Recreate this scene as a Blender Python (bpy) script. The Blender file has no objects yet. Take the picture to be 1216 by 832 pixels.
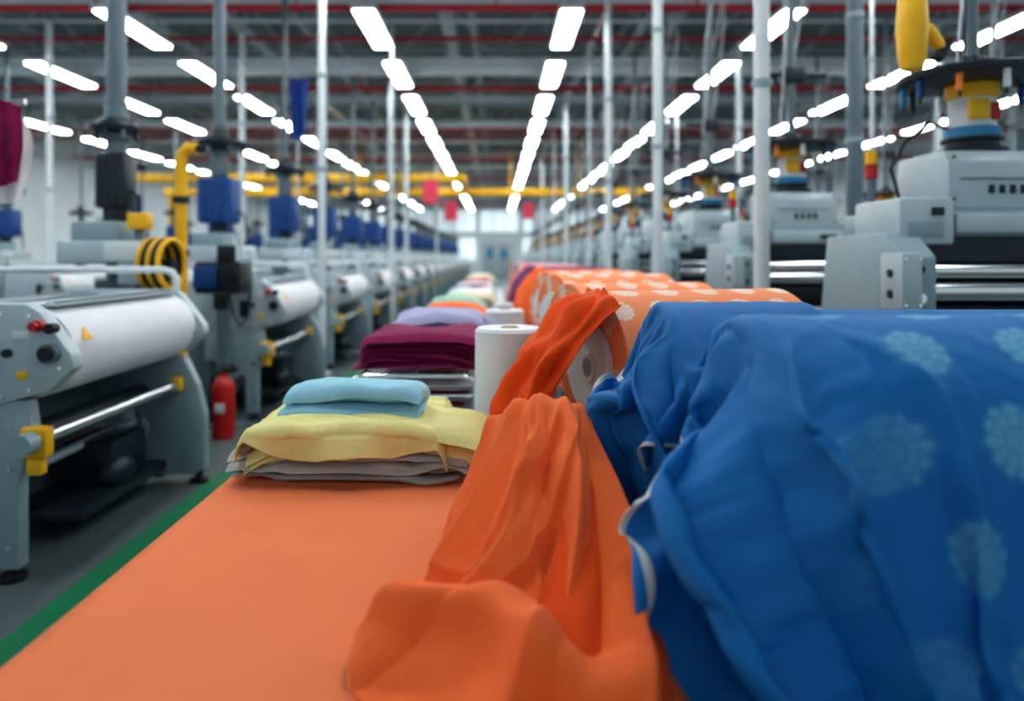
import bpy, bmesh, math, random
from mathutils import Vector, Matrix, noise
R_=random.Random(7)
sc=bpy.context.scene
COL=sc.collection
pi=math.pi

# ------------------------------------------------------------------ materials
def new_mat(name):
    m=bpy.data.materials.new(name); m.use_nodes=True
    nt=m.node_tree; b=nt.nodes['Principled BSDF']
    return m,nt,b
def cloth_bump(nt,b,tc,fine=420.,fs=.2,wr=.22,ws=22.):
    n2=nt.nodes.new('ShaderNodeTexNoise'); n2.inputs['Scale'].default_value=fine; n2.inputs['Detail'].default_value=2
    nt.links.new(tc.outputs['Object'],n2.inputs['Vector'])
    bp=nt.nodes.new('ShaderNodeBump'); bp.inputs['Strength'].default_value=fs; bp.inputs['Distance'].default_value=.004
    nt.links.new(n2.outputs['Fac'],bp.inputs['Height'])
    n3=nt.nodes.new('ShaderNodeTexNoise'); n3.inputs['Scale'].default_value=ws; n3.inputs['Detail'].default_value=5; n3.inputs['Distortion'].default_value=.6
    nt.links.new(tc.outputs['Object'],n3.inputs['Vector'])
    b3=nt.nodes.new('ShaderNodeBump'); b3.inputs['Strength'].default_value=wr; b3.inputs['Distance'].default_value=.012
    nt.links.new(n3.outputs['Fac'],b3.inputs['Height']); nt.links.new(bp.outputs['Normal'],b3.inputs['Normal'])
    nt.links.new(b3.outputs['Normal'],b.inputs['Normal'])
def M(name,col,rough=.5,metal=0.,var=.12,scale=6.,bump=0.,bscale=200.,sheen=0.,emit=None,es=0.,wrinkle=0.):
    m,nt,b=new_mat(name)
    b.inputs['Roughness'].default_value=rough
    b.inputs['Metallic'].default_value=metal
    b.inputs['Base Color'].default_value=(*col,1)
    if sheen:
        b.inputs['Specular IOR Level'].default_value=.2
        b.inputs['Sheen Weight'].default_value=sheen
        b.inputs['Sheen Roughness'].default_value=.4
    tc=nt.nodes.new('ShaderNodeTexCoord')
    if var:
        n=nt.nodes.new('ShaderNodeTexNoise'); n.inputs['Scale'].default_value=scale; n.inputs['Detail'].default_value=4
        nt.links.new(tc.outputs['Object'],n.inputs['Vector'])
        r=nt.nodes.new('ShaderNodeMapRange'); r.inputs['To Min'].default_value=1-var; r.inputs['To Max'].default_value=1+var
        r.inputs['From Min'].default_value=.3; r.inputs['From Max'].default_value=.7
        nt.links.new(n.outputs['Fac'],r.inputs['Value'])
        v=nt.nodes.new('ShaderNodeVectorMath'); v.operation='SCALE'; v.inputs[0].default_value=col
        nt.links.new(r.outputs['Result'],v.inputs['Scale'])
        nt.links.new(v.outputs['Vector'],b.inputs['Base Color'])
    if wrinkle: cloth_bump(nt,b,tc,bscale,bump,wrinkle)
    elif bump:
        n2=nt.nodes.new('ShaderNodeTexNoise'); n2.inputs['Scale'].default_value=bscale; n2.inputs['Detail'].default_value=2
        nt.links.new(tc.outputs['Object'],n2.inputs['Vector'])
        bp=nt.nodes.new('ShaderNodeBump'); bp.inputs['Strength'].default_value=bump; bp.inputs['Distance'].default_value=.004
        nt.links.new(n2.outputs['Fac'],bp.inputs['Height']); nt.links.new(bp.outputs['Normal'],b.inputs['Normal'])
    if emit:
        b.inputs['Emission Color'].default_value=(*emit,1); b.inputs['Emission Strength'].default_value=es
    return m
def fabric(name,col,sheen=.10,bs=420.,rough=.85,var=.05,wr=.28):
    return M(name,col,rough=rough,var=var,scale=5,bump=.3,bscale=bs,sheen=sheen,wrinkle=wr)

def flower_fabric(name,base,flower,pitch=.17,strength=.75,selv=None,soft=.03,fade=False):
    m,nt,b=new_mat(name); L=nt.links
    b.inputs['Roughness'].default_value=.7
    uv=nt.nodes.new('ShaderNodeUVMap'); uv.uv_map='UVMap'
    sp=nt.nodes.new('ShaderNodeSeparateXYZ'); L.new(uv.outputs['UV'],sp.inputs[0])
    def mt(op,a,b_=None,c=None):
        n=nt.nodes.new('ShaderNodeMath'); n.operation=op
        for i,x in enumerate((a,b_,c)):
            if x is None: continue
            if isinstance(x,(int,float)): n.inputs[i].default_value=x
            else: L.new(x,n.inputs[i])
        return n.outputs[0]
    u=mt('DIVIDE',sp.outputs[0],pitch); v=mt('DIVIDE',sp.outputs[1],pitch*.8)
    row=mt('FLOOR',v); u=mt('ADD',u,mt('MULTIPLY',mt('FLOORED_MODULO',row,2.),.5))
    fu=mt('SUBTRACT',mt('FRACT',u),.5); fv=mt('MULTIPLY',mt('SUBTRACT',mt('FRACT',v),.5),.8)
    r=mt('SQRT',mt('ADD',mt('MULTIPLY',fu,fu),mt('MULTIPLY',fv,fv)))
    th=mt('ARCTAN2',fv,fu)
    edge=mt('ADD',.315,mt('MULTIPLY',mt('COSINE',mt('MULTIPLY',th,12.)),.014))
    mr=nt.nodes.new('ShaderNodeMapRange'); mr.interpolation_type='SMOOTHSTEP'
    L.new(mt('SUBTRACT',edge,r),mr.inputs['Value']); mr.inputs['From Min'].default_value=0; mr.inputs['From Max'].default_value=soft
    pet=mt('MULTIPLY',mt('ABSOLUTE',mt('COSINE',mt('MULTIPLY',th,6.))),mt('ABSOLUTE',mt('SINE',mt('MULTIPLY',r,32.))))
    pat=mt('ADD',.55,mt('MULTIPLY',pet,.45))
    fac=mt('MULTIPLY',mt('MULTIPLY',mr.outputs['Result'],pat),strength)
    if fade:
        m3=nt.nodes.new('ShaderNodeMapRange'); L.new(sp.outputs[1],m3.inputs['Value'])
        m3.inputs['From Min'].default_value=.90; m3.inputs['From Max'].default_value=1.35; m3.inputs['To Min'].default_value=1.; m3.inputs['To Max'].default_value=.25
        fac=mt('MULTIPLY',fac,m3.outputs['Result'])
        m4=nt.nodes.new('ShaderNodeMapRange'); L.new(sp.outputs[0],m4.inputs['Value'])
        m4.inputs['From Min'].default_value=.34; m4.inputs['From Max'].default_value=.50; m4.inputs['To Min'].default_value=.04; m4.inputs['To Max'].default_value=1.
        fac=mt('MULTIPLY',fac,m4.outputs['Result'])
    mx=nt.nodes.new('ShaderNodeMix'); mx.data_type='RGBA'
    L.new(fac,mx.inputs['Factor']); mx.inputs[6].default_value=(*base,1); mx.inputs[7].default_value=(*flower,1)
    out=mx.outputs[2]
    if selv:
        mm=nt.nodes.new('ShaderNodeMix'); mm.data_type='RGBA'
        L.new(mt('LESS_THAN',sp.outputs[0],selv),mm.inputs['Factor']); L.new(out,mm.inputs[6]); mm.inputs[7].default_value=(.55,.60,.60,1)
        out=mm.outputs[2]
    L.new(out,b.inputs['Base Color'])
    tc=nt.nodes.new('ShaderNodeTexCoord')
    cloth_bump(nt,b,tc,400,.2,.22,18.)
    return m

GREY=M('painted_metal_grey',(.27,.37,.41),.35,0,.06)
LGREY=M('painted_metal_light',(.45,.55,.59),.32,0,.05)
MGREY=M('painted_metal_mid',(.12,.175,.205),.4,0,.1)
DARK=M('dark_metal',(.018,.030,.040),.4,.2,.15)
BLACK=M('black_rubber',(.010,.011,.013),.5,0,.1)
CHROME=M('chrome',(.75,.78,.8),.18,1.,.03)
WHITE=M('white_paint',(.66,.73,.76),.45,0,.04)
YEL=M('yellow_paint',(.90,.50,.01),.4,0,.06)
RED=M('red_paint',(.50,.015,.015),.4,0,.08)
REDP=M('red_pipe_paint',(.52,.03,.045),.45,0,.08)
BLUEP=M('blue_plastic',(.006,.065,.25),.5,0,.08)
CYAN=M('cyan_glass',(.03,.25,.48),.2,0,.05)
ORG=M('orange_plastic',(.8,.22,.02),.4,0,.05)
TRUSS=M('truss_paint',(.42,.49,.52),.5,0,.08)
WPAPER=M('white_cloth_web',(.78,.80,.84),.8,0,.03,bump=.2,bscale=90)
F_ORANGE=fabric('orange_fabric',(.92,.185,.050),wr=.34)
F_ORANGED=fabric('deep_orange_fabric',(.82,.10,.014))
F_TABLE=fabric('orange_table_fabric',(.87,.232,.090),sheen=.0,var=.03,wr=.06)
F_YEL=fabric('pale_yellow_fabric',(.82,.75,.33),wr=.4)
F_LBLUE=fabric('light_blue_fabric',(.33,.62,.75),wr=.4)
F_GREY=fabric('grey_fabric',(.50,.51,.49),bs=200,wr=.5)
F_PLUM=fabric('plum_fabric',(.24,.013,.085),wr=.5)
F_LAV=fabric('lavender_fabric',(.40,.40,.60))
F_MINT=fabric('mint_fabric',(.35,.62,.50))
F_WHITE=fabric('white_fabric',(.80,.80,.80))
F_CREAM=fabric('cream_fabric',(.72,.62,.42))
F_NAVY=fabric('navy_fabric',(.02,.06,.25))
F_RED=fabric('red_fabric',(.75,.08,.14))
F_BLUE=flower_fabric('blue_flower_fabric',(.000,.170,.48),(.24,.62,.74),.205,.60,selv=.010,soft=.10,fade=True)
F_BLUE2=flower_fabric('blue_flower_fabric_dark',(.000,.155,.44),(.12,.40,.6),.205,.05,selv=.008)
F_PEACH=flower_fabric('peach_flower_fabric',(.92,.29,.12),(.80,.76,.66),.17,.9,soft=.06)

# ------------------------------------------------------------------ mesh builder
class MB:
    def __init__(s): s.v=[];s.f=[];s.m=[];s.mats=[]
    def mi(s,m):
        if m not in s.mats: s.mats.append(m)
        return s.mats.index(m)
    def add(s,vs,fs,m):
        o=len(s.v); s.v+= [tuple(v) for v in vs]; k=s.mi(m)
        for f in fs: s.f.append([i+o for i in f]); s.m.append(k)
    def box(s,x0,x1,y0,y1,z0,z1,m,bev=.006):
        b=min(bev,(x1-x0)*.3,(y1-y0)*.3,(z1-z0)*.3)
        bm=bmesh.new(); bmesh.ops.create_cube(bm,size=1)
        for v in bm.verts:
            v.co=Vector(((x0+x1)/2+v.co.x*(x1-x0),(y0+y1)/2+v.co.y*(y1-y0),(z0+z1)/2+v.co.z*(z1-z0)))
        if b>1e-4: bmesh.ops.bevel(bm,geom=bm.edges[:],offset=b,segments=2,affect='EDGES',profile=.5)
        bm.verts.index_update(); s.add([v.co[:] for v in bm.verts],[[v.index for v in f.verts] for f in bm.faces],m); bm.free()
    def prism(s,poly,y0,y1,m,axis='Y',bev=.008):
        bm=bmesh.new()
        def P(a,b,c): return (a,c,b) if axis=='Y' else ((c,a,b) if axis=='X' else (a,b,c))
        f=bm.faces.new([bm.verts.new(P(a,b,y0)) for a,b in poly])
        r=bmesh.ops.extrude_face_region(bm,geom=[f])
        d=Vector(P(0,0,y1-y0))
        for e in r['geom']:
            if isinstance(e,bmesh.types.BMVert): e.co+=d
        bmesh.ops.recalc_face_normals(bm,faces=bm.faces)
        if bev: bmesh.ops.bevel(bm,geom=bm.edges[:],offset=bev,segments=2,affect='EDGES',profile=.5)
        bm.verts.index_update(); s.add([v.co[:] for v in bm.verts],[[v.index for v in f.verts] for f in bm.faces],m); bm.free()
    def cyl(s,p0,p1,r0,m,r1=None,seg=20,cap=True):
        if r1 is None:r1=r0
        p0=Vector(p0);p1=Vector(p1);d=(p1-p0).normalized()
        a=d.orthogonal().normalized(); b=d.cross(a)
        vs=[];fs=[]
        for p,r in((p0,r0),(p1,r1)):
            for i in range(seg):
                t=2*pi*i/seg; vs.append(p+a*math.cos(t)*r+b*math.sin(t)*r)
        for i in range(seg): j=(i+1)%seg; fs.append([i,j,seg+j,seg+i])
        if cap: fs.append(list(range(seg))[::-1]); fs.append(list(range(seg,2*seg)))
        s.add(vs,fs,m)
    def tube(s,pts,r,m,seg=10):
        pts=[Vector(p) for p in pts]; vs=[];fs=[];n=len(pts)
        a=None
        for k,p in enumerate(pts):
            d=(pts[min(k+1,n-1)]-pts[max(k-1,0)]).normalized()
            a=d.orthogonal().normalized() if a is None else (a-d*a.dot(d)).normalized()
            b=d.cross(a)
            for i in range(seg):
                t=2*pi*i/seg; vs.append(p+a*math.cos(t)*r+b*math.sin(t)*r)
        for k in range(n-1):
            for i in range(seg):
                j=(i+1)%seg; fs.append([k*seg+i,k*seg+j,(k+1)*seg+j,(k+1)*seg+i])
        fs.append(list(range(seg))[::-1]); fs.append([(n-1)*seg+i for i in range(seg)])
        s.add(vs,fs,m)
    def lathe(s,c,prof,m,seg=32,axis='Z'):
        vs=[];fs=[];n=len(prof)
        for r,h in prof:
            for i in range(seg):
                t=2*pi*i/seg
                if axis=='Z': vs.append((c[0]+r*math.cos(t),c[1]+r*math.sin(t),c[2]+h))
                else: vs.append((c[0]+h,c[1]+r*math.cos(t),c[2]+r*math.sin(t)))
        for k in range(n-1):
            for i in range(seg):
                j=(i+1)%seg; fs.append([k*seg+i,k*seg+j,(k+1)*seg+j,(k+1)*seg+i])
        s.add(vs,fs,m)
    def ball(s,c,r,m,sx=1,sy=1,sz=1):
        bm=bmesh.new(); bmesh.ops.create_uvsphere(bm,u_segments=18,v_segments=12,radius=r)
        bm.verts.index_update()
        s.add([(c[0]+v.co.x*sx,c[1]+v.co.y*sy,c[2]+v.co.z*sz) for v in bm.verts],[[v.index for v in f.verts] for f in bm.faces],m); bm.free()
    def mesh(s,name):
        me=bpy.data.meshes.new(name); me.from_pydata(s.v,[],s.f)
        for m in s.mats: me.materials.append(m)
        me.polygons.foreach_set('material_index',s.m)
        bm=bmesh.new(); bm.from_mesh(me); bmesh.ops.recalc_face_normals(bm,faces=bm.faces); bm.to_mesh(me); bm.free()
        me.polygons.foreach_set('use_smooth',[True]*len(me.polygons))
        me.set_sharp_from_angle(angle=math.radians(38))
        return me
    def obj(s,name,loc=(0,0,0)):
        return place(name,s.mesh(name),loc)
def place(name,me,loc=(0,0,0),rot=0.,sc_=None):
    o=bpy.data.objects.new(name,me); COL.objects.link(o); o.location=loc; o.rotation_euler[2]=rot
    if sc_: o.scale=sc_
    return o

def grid_obj(name,P,nu,nv,mat,uvs=None,thick=.003,sub=0):
    me=bpy.data.meshes.new(name)
    vs=[P[i][j] for i in range(nu) for j in range(nv)]
    fs=[[i*nv+j,(i+1)*nv+j,(i+1)*nv+j+1,i*nv+j+1] for i in range(nu-1) for j in range(nv-1)]
    me.from_pydata([tuple(v) for v in vs],[],fs); me.materials.append(mat)
    me.polygons.foreach_set('use_smooth',[True]*len(me.polygons))
    uvl=me.uv_layers.new(name='UVMap')
    for l in me.loops:
        k=l.vertex_index; i,j=divmod(k,nv)
        uvl.data[l.index].uv = uvs(i,j) if uvs else (i/(nu-1),j/(nv-1))
    o=place(name,me)
    if sub: q=o.modifiers.new('s','SUBSURF'); q.levels=sub; q.render_levels=sub
    if thick: q=o.modifiers.new('t','SOLIDIFY'); q.thickness=thick; q.offset=0
    return o
def cr(p,t):
    n=len(p)-1; x=t*n; i=min(int(x),n-1); f=x-i
    a=p[max(i-1,0)];b=p[i];c=p[i+1];d=p[min(i+2,n)]
    return tuple(.5*((2*b[k])+(-a[k]+c[k])*f+(2*a[k]-5*b[k]+4*c[k]-d[k])*f*f+(-a[k]+3*b[k]-3*c[k]+d[k])*f**3) for k in range(3))
def net_pts(cols,nu,nv,disp,zmin=None):
    P=[[None]*nv for _ in range(nu)]
    for j in range(nv):
        line=[cr(c,j/(nv-1)) for c in cols]
        for i in range(nu): P[i][j]=Vector(cr(line,i/(nu-1)))
    Q=[[None]*nv for _ in range(nu)]
    for i in range(nu):
        for j in range(nv):
            du=P[min(i+1,nu-1)][j]-P[max(i-1,0)][j]; dv=P[i][min(j+1,nv-1)]-P[i][max(j-1,0)]
            n=du.cross(dv); n=n.normalized() if n.length>1e-9 else Vector((0,-1,0))
            Q[i][j]=P[i][j]+disp(i/(nu-1),j/(nv-1),n)
            if zmin is not None:
                zz=zmin(Q[i][j]) 
                if Q[i][j].z<zz: Q[i][j].z=zz+.0015*math.sin(i*.3)
    return Q
def net_cloth(name,cols,mat,nu=60,nv=50,folds=4,amp=.02,seed=1,thick=.003,wr=.004,zmin=None):
    def dsp(s,t,n):
        ph=s*folds*2*pi+1.3*math.sin(t*2.5+seed)+seed
        w=math.sin(ph); w=math.copysign(abs(w)**.7,w)
        return n*(amp*(.35+.65*t)*w+wr*noise.noise(Vector((s*7+seed,t*5,seed)))*4)
    return grid_obj(name,net_pts(cols,nu,nv,dsp,zmin),nu,nv,mat,thick=thick)
def sm(a,b,x):
    t=max(0,min(1,(x-a)/(b-a))); return t*t*(3-2*t)
def gs(x,w): return math.exp(-(x/w)**2)

# ------------------------------------------------------------------ simulated cloths
TZ=.80
def make_col(o,fr=20):
    o.modifiers.new('col','COLLISION')
    o.collision.thickness_outer=.008; o.collision.cloth_friction=fr; o.collision.damping=.5
    return o
tmp=[]
RB=(1.40,1.115,.255); RA=(1.82,1.12,.25)
TABX=.235
a=MB(); a.cyl((.49,RB[0],RB[1]),(1.7,RB[0],RB[1]),RB[2],WHITE,seg=48); tmp.append(make_col(a.obj('c1')))
a=MB(); a.cyl((.42,RA[0],RA[1]),(1.7,RA[0],RA[1]),RA[2],WHITE,seg=48); tmp.append(make_col(a.obj('c2')))
def wrap_pts(x0,x1,yc,zc,R,Lb,Lf,dx,rip,seed,lam=.115,skew=.8):
    nx=int((x1-x0)/dx)+1; ny=int((Lb+Lf)/dx)+1; Rr=R+.014; P=[]
    for i in range(nx):
        x=x0+(x1-x0)*i/(nx-1); row=[]
        for j in range(ny):
            q=-Lb+(Lb+Lf)*j/(ny-1); lim=pi*Rr/2
            if abs(q)<lim: y=yc-Rr*math.sin(q/Rr); z=zc+Rr*math.cos(q/Rr)
            else: y=yc-math.copysign(Rr,q); z=zc-(abs(q)-lim)
            am=rip(x,q)
            ph=x*2*pi/lam+seed-skew*q*4+.9*math.sin(x*9+seed)
            w=am*(1+math.sin(ph))
            w2=.010*noise.noise(Vector((x*6,q*4,seed)))
            xx=x+ .6*am*math.sin(2*ph)
            y+= -w*math.copysign(1,q)+w2
            row.append((xx,y,z+ .4*w))
        P.append(row)
    return P,nx,ny
sims=[]
def add_sim(name,P,nx,ny,mat,uv,pin,shrink=-.05,bend=1.2):
    o=grid_obj(name,P,nx,ny,mat,uvs=uv,thick=0)
    vg=o.vertex_groups.new(name='pin')
    for i in range(nx):
        for j in range(ny):
            w=pin(Vector(P[i][j]),i,j)
            if w>0: vg.add([i*ny+j],w,'REPLACE')
    m=o.modifiers.new('Cloth','CLOTH'); s=m.settings
    s.quality=6; s.mass=.25; s.tension_stiffness=18; s.compression_stiffness=18; s.shear_stiffness=8
    s.bending_stiffness=bend; s.air_damping=3; s.tension_damping=10; s.compression_damping=10; s.shear_damping=8; s.bending_damping=1
    s.vertex_group_mass='pin'; s.shrink_min=shrink
    c=m.collision_settings; c.collision_quality=3; c.distance_min=.006
    c.use_self_collision=True; c.self_distance_min=.005
    m.point_cache.frame_start=1; m.point_cache.frame_end=60
    sims.append(o); return o
DX=.0155
P,nx,ny=wrap_pts(.22,1.30,*RB,.60,1.05,DX,lambda x,q:(.085*sm(.76,.50,x)+.010*sm(1.1,.7,x))*sm(-.08,.25,q),.4,lam=.17,skew=1.1)
add_sim('blue_floral_cloth',P,nx,ny,F_BLUE,lambda i,j:(i*DX,j*DX),lambda p,i,j:1. if (p.y>RB[0]+.12 and p.x>.55) or p.x>1.22 else 0,bend=.45,shrink=-.06)
P,nx,ny=wrap_pts(.16,.78,*RA,.40,.62,DX,lambda x,q:.045*sm(.7,.5,x)*sm(.0,.3,q),2.,lam=.13,skew=.3)
add_sim('blue_cloth',P,nx,ny,F_BLUE2,lambda i,j:(i*DX,j*DX),lambda p,i,j:1. if (p.y>RA[0]+.1 and p.x>.47) or p.x>.72 else 0,bend=.6)
NF=34
try:
    sc.frame_start=1; sc.frame_end=60
    for f in range(1,NF+1): sc.frame_set(f)
    dg=bpy.context.evaluated_depsgraph_get()
    news=[bpy.data.meshes.new_from_object(o.evaluated_get(dg)) for o in sims]
    for o,me in zip(sims,news):
        o.modifiers.clear(); o.data=me
except Exception as e: print('SIMFAIL',e)
for o in sims:
    o.modifiers.clear()
    q=o.modifiers.new('sm','SMOOTH'); q.factor=.5; q.iterations=1
    q=o.modifiers.new('s','SUBSURF'); q.levels=1; q.render_levels=2
    q=o.modifiers.new('t','SOLIDIFY'); q.thickness=.003; q.offset=0
for o in tmp: bpy.data.objects.remove(o,do_unlink=True)
sc.frame_set(1)

# ------------------------------------------------------------------ loose orange cloth heaped on the table, running off its side
COLS=[
 [(.02,1.98,.81),(.01,1.89,.98),(-.012,1.80,1.095),(-.055,1.74,1.01),(-.10,1.69,.92),(-.125,1.66,.86),(-.13,1.64,.812)],
 [(.06,2.0,.81),(.05,1.88,1.0),(.035,1.77,1.14),(-.01,1.67,1.04),(-.07,1.57,.935),(-.12,1.49,.86),(-.16,1.45,.815)],
 [(.10,2.01,.81),(.09,1.88,1.01),(.075,1.75,1.155),(.03,1.6,1.065),(-.05,1.44,.94),(-.13,1.33,.865),(-.18,1.27,.815)],
 [(.13,2.02,.81),(.12,1.88,1.01),(.11,1.74,1.160),(.08,1.56,1.085),(.0,1.38,.965),(-.11,1.24,.875),(-.23,1.12,.815)],
 [(.17,2.02,.81),(.16,1.88,1.01),(.145,1.74,1.160),(.135,1.54,1.09),(.09,1.35,.985),(.01,1.19,.89),(-.08,1.03,.815)],
 [(.2,2.01,.81),(.19,1.88,.99),(.18,1.74,1.15),(.19,1.54,1.08),(.18,1.34,.985),(.14,1.17,.895),(.09,1.02,.815)],
 [(.22,2.0,.81),(.22,1.88,.97),(.213,1.75,1.125),(.235,1.56,1.035),(.25,1.36,.94),(.25,1.2,.86),(.24,1.05,.80)],
 [(.235,1.98,.79),(.24,1.88,.92),(.25,1.78,1.04),(.275,1.6,.93),(.30,1.4,.83),(.32,1.22,.75),(.33,1.08,.66)]]
RID=[(.10,.08,.022,.050),(.30,.20,.036,.055),(.54,.56,.028,.100),(.72,.77,.028,.050),(.90,.93,.026,.05)]
CUS=[(.20,.13,.030,.030),(.42,.34,.036,.038),(.63,.67,.022,.026),(.82,.86,.036,.030)]
SHP=[(.47,.44,.012,.020),(.34,.29,.012,.018),(.66,.72,.010,.016)]
def o_disp(s,t,n):
    g=sm(.33,.75,t); f=max(0.,(t-.33)/.67)
    ws=s+.028*math.sin(t*6+s*3)+.006*noise.noise(Vector((t*9,s*3,1.)))
    d=0.
    for a_,b_,am,w in RID: d+=am*(.2+1.1*g)*gs(ws-(a_+(b_-a_)*f),w*(.75+.5*f))
    for a_,b_,am,w in CUS: d-=am*(.15+1.1*g)*math.exp(-abs(ws-(a_+(b_-a_)*f))/(w*(.7+.5*f)))
    for a_,b_,am,w in SHP: d+=am*sm(.02,.25,f)*math.exp(-abs(ws-(a_+(b_-a_)*f))/w)
    # one sagging swag : long soft rise, rounded lip, hollow beneath, fading at both sides
    t0=.86-.15*gs(s-.50,.17)-.03*s
    m=sm(.22,.42,s)*sm(.90,.68,s)
    lip=sm(t0-.24,t0,t)*(1-sm(t0,t0+.06,t))
    d+=m*.050*lip
    d-=m*.046*gs(t-t0-.10,.045)
    # diagonal drag creases from the crest toward the lower left, and toward the lower right
    for c0,k,am in((.60,.62,.016),(.76,.62,.013),(.40,-.45,.012)):
        x=(s-c0)+k*(f-.12)
        w=sm(.04,.2,f)*sm(.85,.55,f)
        d+=am*w*(gs(x,.035)-.9*math.exp(-abs(x+.045)/.018))
    nz=noise.noise(Vector((s*4,t*4,4.)))+.35*noise.noise(Vector((s*10,t*7,9.)))
    d+=.018*nz-.010*abs(noise.noise(Vector((s*7+t*3,t*4-s*2,2.))))
    # hem ripple where the edge rests on the table
    d+=.020*sm(.88,1.,t)*math.sin(s*31+1.2*math.sin(s*9))
    v=n*d
    v.y-=m*.030*lip; v.z-=m*.010*lip
    return v
oo=grid_obj('orange_loose_cloth',net_pts(COLS,300,230,o_disp,lambda p:(TZ+.009) if p.x<TABX+.012 else -1),300,230,F_ORANGE,thick=0)
q=oo.modifiers.new('sm','SMOOTH'); q.factor=.5; q.iterations=2
q=oo.modifiers.new('t','SOLIDIFY'); q.thickness=.003; q.offset=0
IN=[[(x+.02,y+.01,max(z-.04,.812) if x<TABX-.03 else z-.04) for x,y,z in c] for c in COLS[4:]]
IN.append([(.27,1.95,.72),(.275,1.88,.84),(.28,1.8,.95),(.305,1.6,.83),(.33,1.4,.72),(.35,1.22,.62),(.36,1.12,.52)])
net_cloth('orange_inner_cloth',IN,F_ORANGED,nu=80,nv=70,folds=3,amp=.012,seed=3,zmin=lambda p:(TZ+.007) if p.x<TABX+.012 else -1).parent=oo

# ------------------------------------------------------------------ camera
cam=bpy.data.cameras.new('camera'); co=bpy.data.objects.new('camera',cam); COL.objects.link(co)
co.location=(0,0,1.5); co.rotation_euler=(pi/2,0,0)
cam.lens=850*36/1216; cam.sensor_width=36; cam.shift_x=18/1216; cam.shift_y=-111/1216; cam.clip_start=.05
cam.dof.use_dof=True; cam.dof.focus_distance=2.05; cam.dof.aperture_fstop=1.1
sc.camera=co

# ------------------------------------------------------------------ shell
def simple_box(name,x0,x1,y0,y1,z0,z1,m):
    a=MB(); a.box(x0,x1,y0,y1,z0,z1,m,bev=0); return a.obj(name)
FLOORM=M('concrete_floor',(.10,.13,.135),.38,0,.2,1.2,bump=.08,bscale=30)
WALLM=M('wall_paint',(.74,.82,.85),.7,0,.04,1.)
ROOFM=M('roof_deck',(.22,.27,.29),.6,0,.15,2.)
GREENM=M('green_floor_paint',(.004,.17,.075),.45,0,.12,8)
simple_box('floor',-16,16,-2,57,-.1,0,FLOORM)
simple_box('floor_marking_stripe',-1.93,-1.70,-1,56,.0,.004,GREENM)
simple_box('wall_left',-16.2,-16,-2,57,0,7,WALLM)
simple_box('wall_right',16,16.2,-2,57,0,7,WALLM)
simple_box('wall_back',-16,16,57,57.2,0,7,WALLM)
GLOW=M('window_glass_daylight',(.7,.8,.86),.2,emit=(.80,.93,1),es=.6,var=0)  # glow added to brighten the far end, standing in for haze
wi=1
for x in (-13.4,-10,-6.6,-3.2,.2,3.6,7.,10.4,13.6):  # glowing panes spread over the back wall for brightness
    for z0_,z1_ in((1.2,3.0),(3.5,5.2)):
        if x==.2 and z0_<2: continue
        a=MB()
        a.box(x-1.5,x+1.5,56.92,56.98,z0_,z1_,GLOW,0); a.box(x-1.6,x+1.6,56.88,56.99,z1_,z1_+.1,WHITE,0); a.box(x-1.6,x+1.6,56.88,56.99,z0_-.1,z0_,WHITE,0)
        for q in(-.5,.5): a.box(x+q-.03,x+q+.03,56.86,56.99,z0_,z1_,WHITE,0)
        a.obj('window_%d'%wi); wi+=1
a=MB(); a.box(-1.1,1.1,56.9,56.99,0,2.6,LGREY,.02); a.box(-1.2,-1.1,56.85,56.99,0,2.7,WHITE); a.box(1.1,1.2,56.85,56.99,0,2.7,WHITE); a.box(-.03,.03,56.85,56.99,0,2.6,WHITE); a.box(-.8,-.3,56.87,56.9,1.4,2.2,CYAN,.01); a.box(.3,.8,56.87,56.9,1.4,2.2,CYAN,.01); a.obj('door_1')
a=MB(); n=220
vs=[];fs=[]
for k in range(n+1):
    y=-2+59*k/n; z=6.9+(.06 if k%2 else 0)
    vs+=[(-16,y,z),(16,y,z)]
for k in range(n): fs.append([2*k,2*k+1,2*k+3,2*k+2])
a.add(vs,fs,ROOFM); a.obj('ceiling')
a=MB()
for z,h in((5.35,.07),(6.55,.07)): a.box(-15.95,15.95,-.06,.06,z,z+h*1.6,WHITE if z<6 else TRUSS,.01)
x=-16
up=False
while x<16:
    a.cyl((x,0,5.42 if not up else 6.6),(x+1.,0,6.6 if not up else 5.42),.028,TRUSS,seg=8,cap=False); x+=1.; up=not up
for x in range(-15,16,2): a.cyl((x,0,5.4),(x,0,6.6),.022,TRUSS,seg=8,cap=False)
tm=a.mesh('roof_truss')
y=4.2
while y<56: place('roof_truss',tm,(0,y,0)); y+=3.35
a=MB()
for z in(5.72,6.3): a.box(-.05,.05,-2,56.8,z,z+.1,TRUSS,.01)
y=-2; up=False
while y<56: a.cyl((0,y,5.77 if not up else 6.35),(0,y+1.,6.35 if not up else 5.77),.022,TRUSS,seg=8,cap=False); y+=1.; up=not up
gm=a.mesh('lattice_girder')
for x in(-10.,-3.6,-.45,2.7,9.3): place('lattice_girder',gm,(x,0,0))
a=MB(); a.box(-15.9,15.9,-.03,.03,5.62,5.68,WHITE,.005)
for x in range(-15,16,3): a.cyl((x,0,5.65),(x,0,6.9),.012,TRUSS,seg=6,cap=False)
cm=a.mesh('cable_tray')
y=5.9
while y<56: place('cable_tray',cm,(0,y,0)); y+=3.35
a=MB(); a.cyl((-15.9,0,5.22),(15.9,0,5.22),.055,REDP,seg=12)
for x in range(-15,16,3): a.cyl((x,0,5.2),(x,0,5.7),.015,REDP,seg=8)
rm=a.mesh('sprinkler_pipe')
for y in (10.7,15.8,21,27,34,42,50): place('sprinkler_pipe',rm,(0,y,0))
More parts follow.
